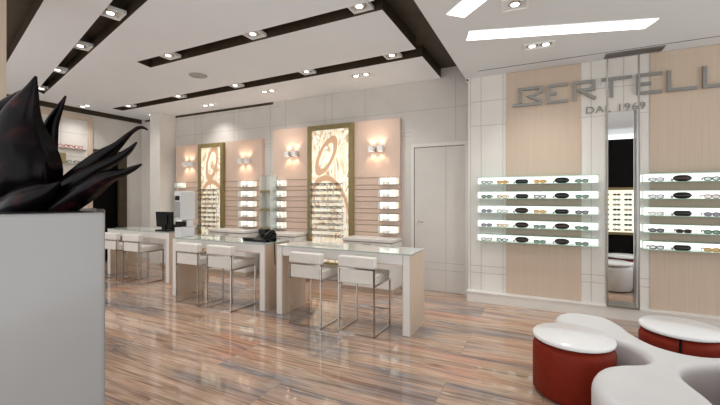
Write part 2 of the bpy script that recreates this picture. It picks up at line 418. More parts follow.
downlight(-.037*1.058, 4.435*1.058, ZR-.004, 'double spotlight in the right ceiling in front of the sign', 'ceiling light', 2, .06, 26, .14)
k = 1.058
def strip(poly, label):
    m = MB(); m.prism([(p[0]*k,p[1]*k) for p in poly], ZR-.008, ZR-.001, M['strip'], M['whitem'])
    tag(m.build('light_strip'), label, 'light')
strip([(-.652,3.751),(-.717,3.957),(.885,4.442),(.954,4.251)], 'long white light strip in the right ceiling running towards the sign wall')
strip([(-.774,3.309),(-.643,3.443),(.35,2.45),(.20,2.35)], 'white light strip cut by the top edge of the view, beside the dark channel')
for a, b in ((onz(605,56,ZR),0),):
    g = MB(); g.box((.685,5.33,ZR-.006), (1.262,5.52,ZR), M['grille'])
    for i in range(9): g.box((.69,5.34+i*.02,ZR-.012), (1.257,5.345+i*.02,ZR-.005), M['steel'])
    tag(g.build('air_grille'), 'grey slotted air grille in the ceiling above the tall mirror', 'vent')
tag(MB().lathe([(.13,.004),(.135,-.0),(.12,-.008),(.02,-.009)], M['planter'], 32, (-4.78,4.02,ZL-.002)).build('ceiling_speaker'), 'round flush speaker cover in the white ceiling', 'speaker')
sn = MB(); sn.box((-1.0,5.50,ZR-.07), (-.955,5.57,ZR-.005), M['whitem'], .004); sn.box((-.988,5.495,ZR-.055), (-.967,5.50,ZR-.03), M['blackp'])
tag(sn.build('sensor'), 'tiny white sensor with a dark eye at the wall corner under the ceiling', 'sensor')

# ------------------------------------------------------------ spectacles
GM = {}
def colm(key, col, rough=.25, **kw):
    if key not in GM: GM[key] = mat('spectacle_'+key, col, rough, **kw)
    return GM[key]
RIM = {'black':(.015,.014,.014), 'tortoise':(.16,.06,.02), 'amber':(.60,.30,.06), 'purple':(.13,.08,.20), 'steel':(.35,.34,.33),
       'green':(.06,.13,.09), 'red':(.42,.05,.04), 'blue':(.06,.13,.28), 'brown':(.08,.035,.02), 'clear':(.60,.50,.42)}
LENS = {'clear':(.72,.78,.76), 'amber':(.75,.48,.16), 'green':(.25,.38,.29), 'dark':(.02,.018,.017), 'grey':(.30,.30,.34), 'yellow':(.70,.56,.25)}
def lensm(k):
    return colm('lens_'+k, LENS[k], .08, alpha={'clear':.45,'amber':.85,'green':.85,'dark':1.,'grey':.85,'yellow':.85}[k])
def oval(cx, cz, rx, rz, n, p):
    out = []
    for i in range(n):
        a = 2*pi*i/n; ca, sa = cos(a), sin(a)
        out.append((cx+rx*abs(ca)**p*(1 if ca >= 0 else -1), cz+rz*abs(sa)**p*(1 if sa >= 0 else -1)))
    return out
def frame_mb(w, h, rim, r, sq, n=14, seg=5, tem=True, lens=None, tlen=.11):
    m = MB(); mt = colm(rim, RIM[rim], .3); rx = w*.225; cz = h/2
    for s in (-1, 1):
        pts = [(x, -.0, z) for x, z in oval(s*w*.255, cz, rx, h/2-r, n, sq)]
        m.tube(pts, r, mt, seg, closed=True)
        m.tube([(s*w*.47, 0, cz+h*.22), (s*w*.5, .006, cz+h*.24)], r*1.2, mt, seg)
        if tem: m.tube([(s*w*.5, .004, cz+h*.24), (s*w*.5, tlen*.7, cz+h*.22), (s*w*.485, tlen, cz-h*.25)], r*.9, mt, seg)
        if lens:
            m.face([(x, .001, z) for x, z in oval(s*w*.255, cz, rx-r*.5, h/2-r*1.5, n, sq)], lensm(lens))
    m.tube([(-w*.05, 0, cz+h*.12), (0, -.003, cz+h*.2), (w*.05, 0, cz+h*.12)], r, mt, seg)
    return m
def spectacles(loc, rz, w, h, rim, lens, label, cat, group, r=.0022, sq=.75):
    t = thing('sunglasses' if cat == 'sunglasses' else 'eyeglasses', label, cat, loc, rz, group)
    mt = colm(rim, RIM[rim], .3)
    frame_mb(w, h, rim, r, sq, tem=False).build('frame', t)
    for s in (-1, 1):
        m = MB(); m.tube([(s*w*.5, .004, h*.74), (s*w*.5, .075, h*.72), (s*w*.485, .105, h*.25)], r*1.1, mt, 6)
        m.build('temple', t)
        m = MB(); pts = oval(s*w*.255, h/2, w*.225-r*.5, h/2-r*1.5, 16, sq)
        A = [m.bm.verts.new((x, .0, z)) for x, z in pts]; B = [m.bm.verts.new((x, .002, z)) for x, z in pts]; mi = m.mi(lensm(lens))
        for q in [A, B[::-1]]+[(A[i],B[i],B[(i+1)%16],A[(i+1)%16]) for i in range(16)]: m.bm.faces.new(q).material_index = mi
        m.build('lens', t)
    return t
def bulky(loc, rz, w, h, rim, label, group, wrap):
    """large dark sunglasses resting folded against a padded black case"""
    t = thing('glasses_case', label, 'glasses case', loc, rz, group)
    m = MB(); mt = colm('case', (.014,.013,.013), .35) if rim != 'brown' else colm('case_brown', (.040,.018,.012), .35)
    prof = []
    n = 10
    for i in range(n+1):
        u = i/n; xx = -w/2+w*u; k_ = (1-abs(2*u-1)**(3 if wrap else 8))**.5 if 0 < u < 1 else .25
        prof.append((xx, max(.25, k_)))
    rings = []
    for xx, kk in prof:
        rings.append([m.bm.verts.new((xx, .035+.022*kk*cos(2*pi*j/12), h/2+h/2*kk*sin(2*pi*j/12))) for j in range(12)])
    mi = m.mi(mt)
    for A, B in zip(rings, rings[1:]):
        for j in range(12):
            f = m.bm.faces.new((A[j],A[(j+1)%12],B[(j+1)%12],B[j])); f.material_index = mi; f.smooth = True
    m.bm.faces.new(rings[0]).material_index = mi; m.bm.faces.new(rings[-1]).material_index = mi
    m.build('case_shell', t)
    g = MB(); g.tube([(-w*.5,.035,h*.5),(w*.5,.035,h*.5)], .0236, colm('case_seam', (.05,.04,.035), .3), 12)
    g = MB(); g.tube([(-w*.42,.0115,h*.48),(0,.010,h*.5),(w*.42,.0115,h*.48)], .002, colm('case_zip', (.20,.17,.13), .3), 6); g.build('zip', t)
    s = MB(); s.tube([(-w*.5,.03,h*.25),(-w*.6,.03,h*.45),(-w*.62,.03,h*.2),(-w*.52,.03,h*.12)], .006, colm(rim, RIM[rim], .3), 6); s.build('strap_loop', t)
    return t

# ------------------------------------------------------------ lit wall shelves on the sign wall
YF = 5.42
rows = [(1.678,1.776), (1.479,1.576), (1.279,1.378), (1.081,1.180), (.881,.979)]
ordn = ['top', 'second', 'middle', 'fourth', 'bottom']
def lit_shelf(x0, x1, z0, z1, label, group):
    t = thing('lit_shelf', label, 'shelf', (x0,YB-.012,z0), 0, group); W_ = x1-x0; dp = YB-.012-YF; h = z1-z0
    MB().box((0,-.012,.004), (W_,-.001,h-.004), M['lit']).build('light_panel', t)
    m = MB(); m.box((0,-dp,-.004), (W_,-.001,.002), M['gedge']); m.build('bottom_glass', t)
    m = MB(); m.box((0,-dp,h-.002), (W_,-.001,h+.003), M['gedge']); m.build('top_glass', t)
    for x in (0, W_-.006):
        MB().box((x,-dp,.002), (x+.006,-.012,h-.002), M['acryl']).build('end_glass', t)
    return t
sx = .995
left_px = [486.5, 502, 521.6, 539.7, 562, 582]
specL = {
 0: [('o','green','clear'), ('o','amber','amber'), ('c','black',0), ('o','amber','amber'), ('c','tortoise',1), ('s','green','green')],
 1: [('o','green','green'), ('o','amber','clear'), ('c','tortoise',0), ('o','black','clear'), ('c','tortoise',1), ('s','green','green')],
 2: [('o','purple','grey'), ('o','steel','clear'), ('c','brown',1), ('o','amber','yellow'), ('c','black',0), ('s','black','grey')],
 3: [('o','purple','grey'), ('o','amber','clear'), ('c','brown',1), ('s','green','green'), ('c','brown',1), ('s','green','green')],
 4: [('o','tortoise','clear'), ('o','black','clear'), ('c','brown',1), ('s','green','green'), ('c','brown',1), ('s','green','green')]}
right_px = [656.5, 683.5, 712]
specR = {
 0: [('o','purple','clear'), ('c','brown',1), ('o','green','clear')],
 1: [('o','purple','clear'), ('c','tortoise',1), ('o','red','clear')],
 2: [('o','clear','clear'), ('c','tortoise',0), ('o','purple','grey')],
 3: [('o','black','grey'), ('s','brown','dark'), ('o','green','green')],
 4: [('o','black','clear'), ('c','tortoise',0), ('s','amber','yellow')]}
pos6 = ['leftmost', 'second from left', 'third from left', 'third from right', 'second from right', 'rightmost']
pos3 = ['next to mirror', 'middle', 'at right picture edge']
WN = {'clear':'clear', 'amber':'amber', 'green':'green', 'dark':'dark', 'grey':'grey', 'yellow':'yellow'}
for ri, (z0, z1) in enumerate(rows):
    lit_shelf(-.835, .625, z0, z1, 'long lit glass shelf left of the tall mirror, %s of five' % ordn[ri], 'lit shelves left of the mirror')
    lit_shelf(1.065, 2.3, z0, z1, 'long lit glass shelf right of the tall mirror, %s of five' % ordn[ri], 'lit shelves right of the mirror')
    for side, pxs, sp, pos in (('left', left_px, specL, pos6), ('right', right_px, specR, pos3)):
        for ci, px in enumerate(pxs):
            kd, a, b = sp[ri][ci]; p = ony(px, 200, YF+.025)
            rz = random.uniform(-.12, .12); zz = z0+.0025
            where = '%s, %s lit shelf %s of mirror' % (pos[ci], ordn[ri], side)
            grp = 'glasses on the lit shelves %s of the mirror' % side
            if kd == 'c':
                bulky((p.x,YF+.03,zz), rz*.5, .17 if b else .165, .074 if b else .060, a if a != 'black' else 'steel', 'black glasses case, '+where, 'dark glasses cases on the lit shelves', b)
            else:
                cat = 'sunglasses' if kd == 's' else 'eyeglasses'
                spectacles((p.x,YF+.02,zz), rz, .138, .050, a, b, '%s-rimmed %s, %s' % (a if a != 'clear' else 'pale', cat, where), cat, grp, .0052 if a in ('black','amber','green','brown') else .0040, .8)

# ------------------------------------------------------------ tall mirror
t = thing('tall_mirror', 'tall narrow standing mirror in a steel frame between the lit shelves', 'mirror', (.87,5.44,.15))
m = MB(); m.box((-.155,.112,.02), (.155,.116,2.41), M['mirror']); m.build('mirror_glass', t)
m = MB(); m.box((-.157,.117,.018), (.157,.125,2.412), M['greydark']); m.box((.153,.095,.02), (.156,.116,2.41), M['greydark']); m.build('backing', t)
for s in (-1, 1):
    MB().box((s*.158-.008,-.015,0), (s*.158+.008,.015,ZR-.15), M['steel']).build('post', t)
MB().box((-.15,-.012,0), (.15,.11,.02), M['steel']).build('bottom_rail', t)

# ------------------------------------------------------------ the sign
def stroke(pts, wd):
    """mitred band polygon from a polyline in xz"""
    P = [Vector((p[0],p[1])) for p in pts]; L, R = [], []
    for i, p in enumerate(P):
        ds = []
        if i > 0: ds.append((p-P[i-1]).normalized())
        if i < len(P)-1: ds.append((P[i+1]-p).normalized())
        nr = [Vector((-q.y,q.x)) for q in ds]
        if len(nr) == 2:
            b_ = (nr[0]+nr[1]).normalized(); o_ = b_*(wd/2/max(.35, b_.dot(nr[0])))
        else: o_ = nr[0]*wd/2
        L.append(p+o_); R.append(p-o_)
    return [(q.x,q.y) for q in L+R[::-1]]
zt, zb, zm = 2.975, 2.760, 2.868; wd = .036
LET = {
 'B': [[(-.276,zt-.01),(-.276,2.79)], [(-.30,zt),(-.021,zt),(-.021,2.915),(-.16,2.868),(-.028,2.80),(-.028,2.762)], [(-.376,zb),(-.021,zb)]],
 'E': [[(.069,zt),(.069,zb)], [(.047,zt),(.294,zt)], [(.069,zm),(.168,zm)], [(.049,zb),(.294,zb)]],
 'R': [[(.370,zt),(.370,zb-.015)], [(.345,zt),(.580,zt),(.580,zm+.008),(.407,zm+.008)], [(.430,zm+.004),(.60,zb-.01)]],
 'T': [[(.661,zt),(.976,zt)], [(.768,zt),(.768,zb-.015)]],
 'E2': [[(1.039,zt),(1.039,zb)], [(1.02,zt),(1.27,zt)], [(1.05,zm),(1.166,zm)], [(1.02,zb),(1.27,zb)]],
 'L': [[(1.336,zt+.02),(1.336,zb)], [(1.318,zb),(1.589,zb)]],
 'L2': [[(1.658,zt+.02),(1.658,zb)], [(1.64,zb),(1.91,zb)]],
 'I': [[(1.99,zt+.02),(1.99,zb-.015)]]}
t = thing('wall_sign', 'large raised grey metal lettering BERTELLI over DAL 1969 high on the wall', 'sign', (.75,YB-.012,2.56))
for kx, strokes in LET.items():
    m = MB()
    for i, s in enumerate(strokes):
        m.prism_y([(x-.75,z-2.56) for x, z in stroke(s, wd)], -.038-.0006*i, -.012+.0006*i, M['letter'])
    for s in strokes[:1]: m.tube([(s[0][0]-.75,-.012,s[0][1]-2.60),(s[0][0]-.75,.012,s[0][1]-2.60)], .006, M['steel'], 6)
    m.build('letter', t)
cv = bpy.data.curves.new('txt', 'FONT'); cv.body = 'DAL 1969'; cv.size = .125; cv.extrude = .004; cv.space_character = 1.12
to = bpy.data.objects.new('txt', cv); COL.objects.link(to)
bpy.context.view_layer.update(); dg = bpy.context.evaluated_depsgraph_get()
me = bpy.data.meshes.new_from_object(to.evaluated_get(dg)); bpy.data.objects.remove(to)
xs = [v.co.x for v in me.vertices]; x0, x1 = min(xs), max(xs)
for v in me.vertices:
    v.co.x = (v.co.x-x0)*(1.117-.50)/(x1-x0)
me.materials.clear(); me.materials.append(M['letter'])
so = bpy.data.objects.new('subtitle_text', me); COL.objects.link(so); so.parent = t
so.location = (.50-.75, .001, 2.572-2.56); so.rotation_euler = (pi/2,0,0)

# ------------------------------------------------------------ fitted panels, lit pictures and boxes on the back wall
YP = 5.72
def panel_group(x0, x1, ztop, fx0, fx1, fz1, art, nm, rods, rx0, rx1, rzs, boxL, boxR):
    for side, (a, b) in (('left', (x0, fx0)), ('right', (fx1, x1))):
        t = thing('slatted_panel', 'tall pale wood panel with grooved lower half %s of the %s lit picture' % (side, nm), 'wall panel', (a,YP,0), 0, 'pale wood wall panels')
        m = MB(); m.box((0,0,.05), (b-a,YA-YP-.001,ztop), M['wood']); m.build('panel', t)
        for i in range(5):
            for dz in (0.012, -.112):
                zz = 1.818-.2*i+dz-(.15 if nm == 'far' else .0)*(.0)
                MB().box((0,-.004,zz-.006), (b-a,0,zz+.003), M['slat']).build('rail', t)
    t = thing('lit_picture', 'backlit abstract picture in an olive frame, the %s of the two' % nm, 'picture', ((fx0+fx1)/2,5.66,0), 0, 'lit pictures')
    w_ = (fx1-fx0)/2; z0 = .25; fr = .085
    m = MB()
    for a, b in (((-w_,-.0,z0),(-w_+fr,.14,fz1)), ((w_-fr,0,z0),(w_,.14,fz1)), ((-w_+fr,0,fz1-fr),(w_-fr,.14,fz1)), ((-w_+fr,0,z0),(w_-fr,.14,z0+fr))):
        m.box(a, b, M['olive'])
    m.build('frame', t)
    m = MB(); m.box((-w_+fr,.02,z0+fr), (w_-fr,.03,fz1-fr), art); m.build('picture_panel', t)
    cxx = (fx0+fx1)/2
    m = MB()
    for s in (rx0, rx1): m.box((s-cxx-.004,-.108,rzs[-1]-.04), (s-cxx+.004,-.10,rzs[0]+.06), M['acryl'])
    for s in (rx0, rx1):
        for zz in (rzs[0]+.05, rzs[-1]-.03): m.box((s-cxx-.004,-.10,zz-.004), (s-cxx+.004,.02,zz+.004), M['steel'])
    m.build('rail_upright', t)
    for zz in rzs:
        MB().tube([(rx0-cxx-.08,-.104,zz),(rx1-cxx+.0,-.104,zz)], .003, M['chrome'], 6).build('rail', t)
    # spectacles on rails
    rims = ['black','black','brown','steel','black','black','brown','black','black','red']
    names5 = ['leftmost','second','third','fourth','rightmost'] if rods == 5 else ['leftmost','second','third','rightmost']
    rown = ['top','second','third','fourth','fifth','sixth','seventh','eighth','ninth','tenth']
    sp = (rx1-rx0)/rods
    for i, zz in enumerate(rzs):
        rim = rims[i % 10] if i != 9 else 'brown'
        proto = None
        for j in range(rods):
            if i == 7 and j < 1: continue
            lab = '%s rimmed eyeglasses, %s on the %s rail before the %s lit picture' % (rim, names5[j], rown[i], nm)
            if proto is None:
                o_ = frame_mb(.118, .042, rim, .0058, .8, 10, 4, True, None, .09).build('eyeglasses'); proto = o_
            else: o_ = proto.copy(); COL.objects.link(o_)
            o_.location = (rx0+sp*(j+.5)+random.uniform(-.006,.006), 5.525, zz+.003)
            tag(o_, lab, 'eyeglasses', 'eyeglasses on the rails before the %s lit picture' % nm)
    # small lit boxes
    for side, xs in (('left', boxL), ('right', boxR)):
        if not xs: continue
        for i in range(5):
            za, zb_ = 1.818-.2*i, 1.709-.2*i
            if nm == 'far': za -= .0; zb_ -= .0
            t = thing('lit_box', 'small glowing display box, %s panel by the %s picture, %s of five' % (side, nm, ordn[i]), 'display box', (xs[0],YP,zb_), 0, 'small lit boxes %s of the %s picture' % (side, nm))
            h = za-zb_; w2 = xs[1]-xs[0]
            MB().box((0,-.008,0), (w2,-.001,h), M['litw']).build('light_panel', t)
            m = MB(); m.box((0,-.10,-.004), (w2,-.001,0), M['whitem']); m.box((0,-.10,h), (w2,-.001,h+.004), M['whitem'])
            m.build('shelf_board', t)
            for xx in (0, w2*.5, w2-.004): MB().box((xx,-.10,0), (xx+.004,-.008,h), M['acryl']).build('glass_divider', t)
            if w2 > .2:
                o_ = frame_mb(.12, .036, 'black' if i % 2 else 'tortoise', .003, .8, 10, 4, True, 'clear', .06).build('eyeglasses')
                o_.location = (xs[0]+w2*.42, YP-.085, zb_+.0005); o_.rotation_euler = (0,0,.15)
                tag(o_, 'eyeglasses in %s small lit box, %s panel by the %s picture' % (ordn[i], side, nm), 'eyeglasses', 'eyeglasses in the small lit boxes')
art2 = artmat(2, -.08, 2.24, .50); art1 = artmat(5, .03, 2.22, .25)
panel_group(-4.72, -2.10, 2.80, -3.876, -2.936, 2.79, art2, 'near', 5, -3.735, -3.085, [1.70-.1*i for i in range(10)], (-4.615,-4.40), (-2.444,-2.124))
panel_group(-7.52, -5.0, 2.66, -6.74, -5.99, 2.645, art1, 'far', 4, -6.60, -6.05, [1.62-.094*i for i in range(9)], (-7.45,-7.2), (-5.54,-5.14))

# wall lamps: two cube shades each
def sconce(x, z, label):
    t = thing('wall_lamp', label, 'lamp', (x,YP,z), 0, 'twin cube wall lamps')
    MB().box((-.09,-.016,-.02), (.09,0,.02), M['steel']).build('mounting_bar', t)
    for s in (-1, 1):
        cx = s*.082; q = .045
        m = MB(); th = .006
        for a, b in (((cx-q,-.105,-q),(cx+q,-.105+th,q)), ((cx-q,-.016-th,-q),(cx+q,-.016,q)), ((cx-q,-.105+th,-q),(cx-q+th,-.016-th,q)), ((cx+q-th,-.105+th,-q),(cx+q,-.016-th,q))):
            m.box(a, b, M['whitem'])
        m.build('lamp_shade', t)
        MB().box((cx-q+.012,-.09,-q+.015), (cx+q-.012,-.03,q-.015), M['warm']).build('bulb', t)
        lamp('SPOT', 'lamp_light', t, (cx,-.06,q+.004), 1.9, (1,.70,.50), .02, 115, .7, (pi+.0,0,0))
        lamp('SPOT', 'lamp_light', t, (cx,-.06,-q-.004), 1.9, (1,.70,.50), .02, 115, .7)
    return t
sconce(-2.50, 2.305, 'twin cube wall lamp on the panel right of the near lit picture')
sconce(-4.24, 2.31, 'twin cube wall lamp on the panel left of the near lit picture')
sconce(-5.42, 2.23, 'twin cube wall lamp on the panel right of the far lit picture')
sconce(-7.07, 2.23, 'twin cube wall lamp on the panel left of the far lit picture')

# glass vitrine between the two panels
t = thing('glass_cabinet', 'narrow glass display column with olive shelves between the two wood panels', 'display cabinet', (-4.755,5.712,0))
for zz in (1.62, 1.27, .905): MB().box((-.11,-.2,zz-.035), (.13,0,zz+.005), M['olived']).build('shelf', t)
MB().box((-.12,-.005,.9), (.14,0,1.91), M['lit' if False else 'whitem']).build('back_panel', t)
for x in (-.12, .135): MB().box((x,-.205,.87), (x+.005,-.005,1.91), M['acryl']).build('side_glass', t)
MB().box((-.12,-.205,1.905), (.14,-.005,1.912), M['acryl']).build('top_glass', t)
MB().box((-.11,-.19,0), (.13,-.005,.87), M['white']).build('base', t)

# drawer cabinets
def cabinet(x0, x1, ztop, y0, label):
    t = thing('drawer_cabinet', label, 'cabinet', (x0,5.655 if False else y0,0), 0, 'white drawer cabinets under the wood panels')
    w_ = x1-x0; dp = YP-.008-y0
    MB().box((.015,.03,0), (w_-.015,dp,.07), M['woodC']).build('plinth', t)
    MB().box((0,.012,.07), (w_,dp,ztop-.06), M['white']).build('body', t)
    MB().box((-.0,-.01,ztop-.045), (w_+.0,dp,ztop), M['white'], .004).build('cabinet_top', t)
    MB().box((.005,.02,ztop-.06), (w_-.005,dp,ztop-.045), M['slat']).build('shadow_gap', t)
    nd = 5; hh = (ztop-.06-.07)/nd
    for i in range(nd):
        dr = MB().box((.004,-.004,.07+hh*i+.004), (w_-.004,.012,.07+hh*(i+1)-.004), M['white'], .002).build('drawer', t)
        MB().box((w_/2-.07,-.018,.07+hh*(i+1)-.028), (w_/2+.07,-.004,.07+hh*(i+1)-.016), M['steel']).build('handle', dr)
    return t
cabinet(-2.93, -2.06, .84, 5.28, 'white drawer cabinet under the right end of the near wood panels')
cabinet(-4.62, -3.885, .85, 5.28, 'white drawer cabinet left of the near lit picture')
cabinet(-5.98, -5.02, .86, 5.28, 'white drawer cabinet right of the far lit picture')
cabinet(-7.52, -6.75, .86, 5.28, 'white drawer cabinet left of the far lit picture behind the grey machine')

# ------------------------------------------------------------ counters
def counter(x0, y0, label, L=1.80):
    t = thing('counter_table', label, 'counter', (x0,y0,0), 0, 'white and wood counters')
    dp = .52; th = .095; zt_ = .885
    for x in (0, L-th):
        m = MB(); m.box((x+.004,.02,.0), (x+th-.004,dp,zt_-.012), M['woodC']); m.build('end_panel', t)
        e_ = MB(); e_.box((x+.01,0,.006), (x+th-.01,.022,zt_-.012), M['white'])
        xi = x+th-.01 if x == 0 else x
        e_.box((xi,0.002,.006), (xi+.01,.022,zt_-.13 if True else 0), M['woodC']); xo = x if x == 0 else x+th-.01
        e_.box((xo,0.002,.006), (xo+.01,.022,zt_-.012), M['woodC']); e_.build('front_edge', t)
    m = MB(); m.box((th-.004,.004,zt_-.118), (L-th+.004,.03,zt_-.012), M['white']); m.box((th,.003,zt_-.13), (L-th,.03,zt_-.118), M['woodC'])
    m.box((th,.03,zt_-.10), (L-th,dp,zt_-.012), M['white']); m.build('apron', t)
    m = MB(); m.box((-.003,-.006,zt_-.011), (L+.003,dp+.004,zt_), M['gedge2']); m.box((0,-.003,zt_), (L,dp,zt_+.002), M['glass']); m.build('glass_top', t)
    return t
counter(-3.065, 3.78, 'white counter with glass top nearest the door, two stools before it')
counter(-5.05, 3.78, 'white counter in the middle with the black telephone on it')
counter(-7.60, 4.28, 'farthest white counter at the left with the black monitor on it')

# stools
def make_stool():
    t = thing('bar_stool', '', 'stool'); w_ = .43; dp = .45; r = .016; Z = .72
    zs_ = .545
    m = MB(); m.bar((0,0,.008), (0,0,Z), r, M['chrome']); m.build('leg', t)
    m = MB(); m.bar((w_,0,.008), (w_,0,Z), r, M['chrome']); m.build('leg', t)
    m = MB(); m.bar((0,dp,.008), (0,dp,zs_), r, M['chrome']); m.build('leg', t)
    m = MB(); m.bar((w_,dp,.008), (w_,dp,zs_), r, M['chrome']); m.build('leg', t)
    m = MB(); m.bar((0,0,Z), (w_,0,Z), r, M['chrome']); m.build('back_bar', t)
    m = MB(); m.bar((0,0,.008), (w_,0,.008), r, M['chrome']); m.bar((0,0,.008), (0,dp,.008), r, M['chrome']); m.bar((w_,0,.008), (w_,dp,.008), r, M['chrome'])
    m.build('floor_frame', t)
    m = MB(); m.bar((0,dp,.19), (w_,dp,.19), r, M['chrome']); m.build('foot_rail', t)
    m = MB(); m.bar((0,0,zs_), (0,dp,zs_), r, M['chrome']); m.bar((w_,0,zs_), (w_,dp,zs_), r, M['chrome']); m.bar((0,dp,zs_), (w_,dp,zs_), r, M['chrome']); m.build('seat_frame', t)
    m = MB(); m.box((.012,-.004,.56), (w_-.012,.055,.73), M['leather'], .008); m.box((-.005,-.018,.732), (w_+.005,.075,.852), M['leather'], .014)
    o_ = m.build('backrest', t)
    for p_ in o_.data.polygons: p_.use_smooth = False
    m = MB(); m.box((.010,.057,.548), (w_-.010,dp+.02,.645), M['leather'], .015); m.build('seat', t)
    return t
S0 = make_stool()
spots = [(-2.035,3.585,'white leather bar stool at the nearest counter, the right one'), (-2.685,3.56,'white leather bar stool at the nearest counter, the left one'),
         (-4.06,3.565,'white leather bar stool at the middle counter, the right one'), (-4.675,3.565,'white leather bar stool at the middle counter, the left one'),
         (-6.60,3.98,'white leather bar stool at the far counter, the right one'), (-7.23,3.98,'white leather bar stool at the far counter, the left one')]
for i, (x, y, lab) in enumerate(spots):
    o_ = S0 if i == 0 else copy_tree(S0)
    o_.location = (x,y,0); o_['label'] = lab; o_['group'] = 'white bar stools with chrome frames'

# ------------------------------------------------------------ things on the counters
ZC = .888
# grey machine
t = thing('lens_machine', 'tall grey machine with a dark little screen on the middle counter', 'machine', (-5.03,3.80,ZC))
MB().box((0,.0,0), (.13,.26,.15), M['greyplastic'], .008).build('base', t)
MB().box((.0,.0,.26), (.13,.27,.70), M['greyplastic'], .012).build('body', t)
MB().box((.03,.10,.15), (.12,.24,.26), M['greydark'], .004).build('neck', t)
MB().box((.118,.12,.155), (.132,.23,.255), M['greyplastic'], .003).build('side_cover', t)
MB().box((.02,-.006,.56), (.115,.002,.63), M['blackp'], .001).build('screen', t)
MB().box((.004,-.004,.30), (.126,.001,.54), M['greydark'], .001).build('front_panel', t)
MB().box((-.05,.05,.165), (.12,.12,.235), M['blackp'], .01).build('arm', t)
# monitor
t = thing('monitor', 'black computer monitor seen from behind on the far counter', 'monitor', (-6.10,4.42,ZC))
m = MB(); m.prism_y([(-.21,.075),(.20,.06),(.20,.345),(-.235,.345)], -.02, .02, M['blackp']); m.build('screen_case', t)
MB().box((-.12,-.045,.12), (.10,-.018,.29), M['blackp'], .008).build('rear_bulge', t)
MB().box((-.20,-.06,0), (.18,.12,.022), M['blackp'], .006).build('foot', t)
MB().box((-.05,-.035,.02), (.05,-.0,.14), M['blackp']).build('stand', t)
t = tag(MB().box((-6.30,4.57,.889), (-5.86,4.74,.99), M['blackp'], .01).build('printer'), 'low black device behind the monitor on the far counter', 'device')
# telephone
t = thing('telephone', 'black desk telephone with a hanging cord on the middle counter', 'telephone', (-3.43,3.90,ZC), .0)
m = MB()
poly = [(-.02,0),(.20,0),(.20,.075),(.15,.115),(.02,.04)]
m.prism([(-.14,0),(.10,0),(.10,.21),(-.14,.21)], 0, .03, M['blackp'])
m.face([(-.14,0,.03),(.10,0,.03),(.10,.21,.115),(-.14,.21,.115)], M['blackp']); m.face([(-.14,.21,.0),(.10,.21,.0),(.10,.21,.115),(-.14,.21,.115)], M['blackp'])
m.face([(-.14,0,.03),(-.14,.21,.115),(-.14,.21,.0),(-.14,0,0)], M['blackp']); m.face([(.10,0,.03),(.10,.21,.115),(.10,.21,0),(.10,0,0)], M['blackp'])
m.build('base', t)
m = MB(); m.box((-.13,.10,.09), (.0,.21,.165), M['blackp'], .005); m.build('display', t)
m = MB(); m.tube([(.055,-.0,.062),(.055,.03,.085),(.055,.10,.125),(.055,.18,.135),(.055,.21,.12)], [.026,.024,.018,.024,.026], M['blackp'], 10); m.build('handset', t)
m = MB(); m.tube([(.08,.0,.05),(.16,-.0,.03),(.196,.05,.012),(.196,.05,-.10),(.198,.06,-.30)], .007, M['blackp'], 6); m.build('cord', t)
t = thing('card_reader', 'flat black tray left of the telephone on the middle counter', 'tray', (-3.75,3.90,ZC))
MB().box((0,0,0), (.20,.12,.018), M['blackp'], .004).build('tray', t); MB().box((-.02,.01,.018), (.18,.11,.045), M['blackp'], .008).build('lid', t)

# display rail on the far left wall with red glasses
t = thing('display_rail', 'small wall rail display on the far left wall behind the plant', 'display rail', (XL,3.9,2.2))
MB().box((0.001,-.6,.30), (.02,.66,.32), M['steel']).build('rail', t); MB().box((0.001,-.6,-.02), (.02,.66,0), M['steel']).build('rail', t)
MB().box((0.001,.0,-.0), (.16,.22,.20), M['olived']).build('block', t)
for i, (y, z, cc) in enumerate(((3.95,2.53,'red'),(4.15,2.53,'red'),(4.35,2.53,'red'),(4.15,2.205,'green'),(4.33,2.205,'brown'))):
    pass
for i, (y, z, cc, nm) in enumerate(((4.03,2.521,'red','left'),(4.22,2.521,'red','middle'),(4.41,2.521,'red','right'),(4.20,2.201,'green','left'),(4.40,2.201,'brown','right'))):
    o_ = frame_mb(.16, .07, cc, .006, .8, 10, 4, True, 'clear', .02).build('eyeglasses'); o_.location = (XL+.045,y,z); o_.rotation_euler = (0,0,pi/2)
    tag(o_, '%s %s eyeglasses on the far left wall rail behind the plant' % (nm, cc), 'eyeglasses', 'eyeglasses on the far left wall')

# ------------------------------------------------------------ island sofa
def spline(pts, n=8):
    out = []; k_ = len(pts)
    for i in range(k_):
        p0,p1,p2,p3 = [Vector(pts[(i+j-1)%k_]) for j in range(4)]
        for q in range(n):
            s = q/n
            out.append(.5*((2*p1)+(-p0+p2)*s+(2*p0-5*p1+4*p2-p3)*s*s+(-p0+3*p1-3*p2+p3)*s**3))
    return out
OUT = [(.10,3.84),(.14,4.02),(.28,4.12),(.50,4.085),(.61,3.90),(.655,3.70),(.74,3.50),(.85,3.405),(.98,3.385),(1.12,3.44),(1.27,3.56),(1.38,3.74),(1.50,3.92),(1.70,4.0),
       (1.88,3.92),(1.95,3.72),(1.88,3.50),(1.72,3.38),(1.52,3.34),(1.30,3.335),(1.08,3.27),(.90,3.165),(.81,3.06),(.785,2.95),(.80,2.83),(.835,2.68),(.84,2.50),(.77,2.34),(.62,2.26),
       (.44,2.29),(.31,2.42),(.265,2.58),(.28,2.73),(.345,2.88),(.45,2.98),(.56,3.04),(.63,3.105),(.655,3.20),(.64,3.32),(.585,3.415),(.50,3.48),(.38,3.53),(.24,3.60),(.14,3.70)]
pts = spline(OUT, 4); n_ = len(pts)
def inset(d):
    out = []
    for i, p in enumerate(pts):
        t_ = (pts[(i+1)%n_]-pts[i-1]).normalized(); nn = Vector((-t_.y,t_.x))
        out.append(p+nn*d)
    return out
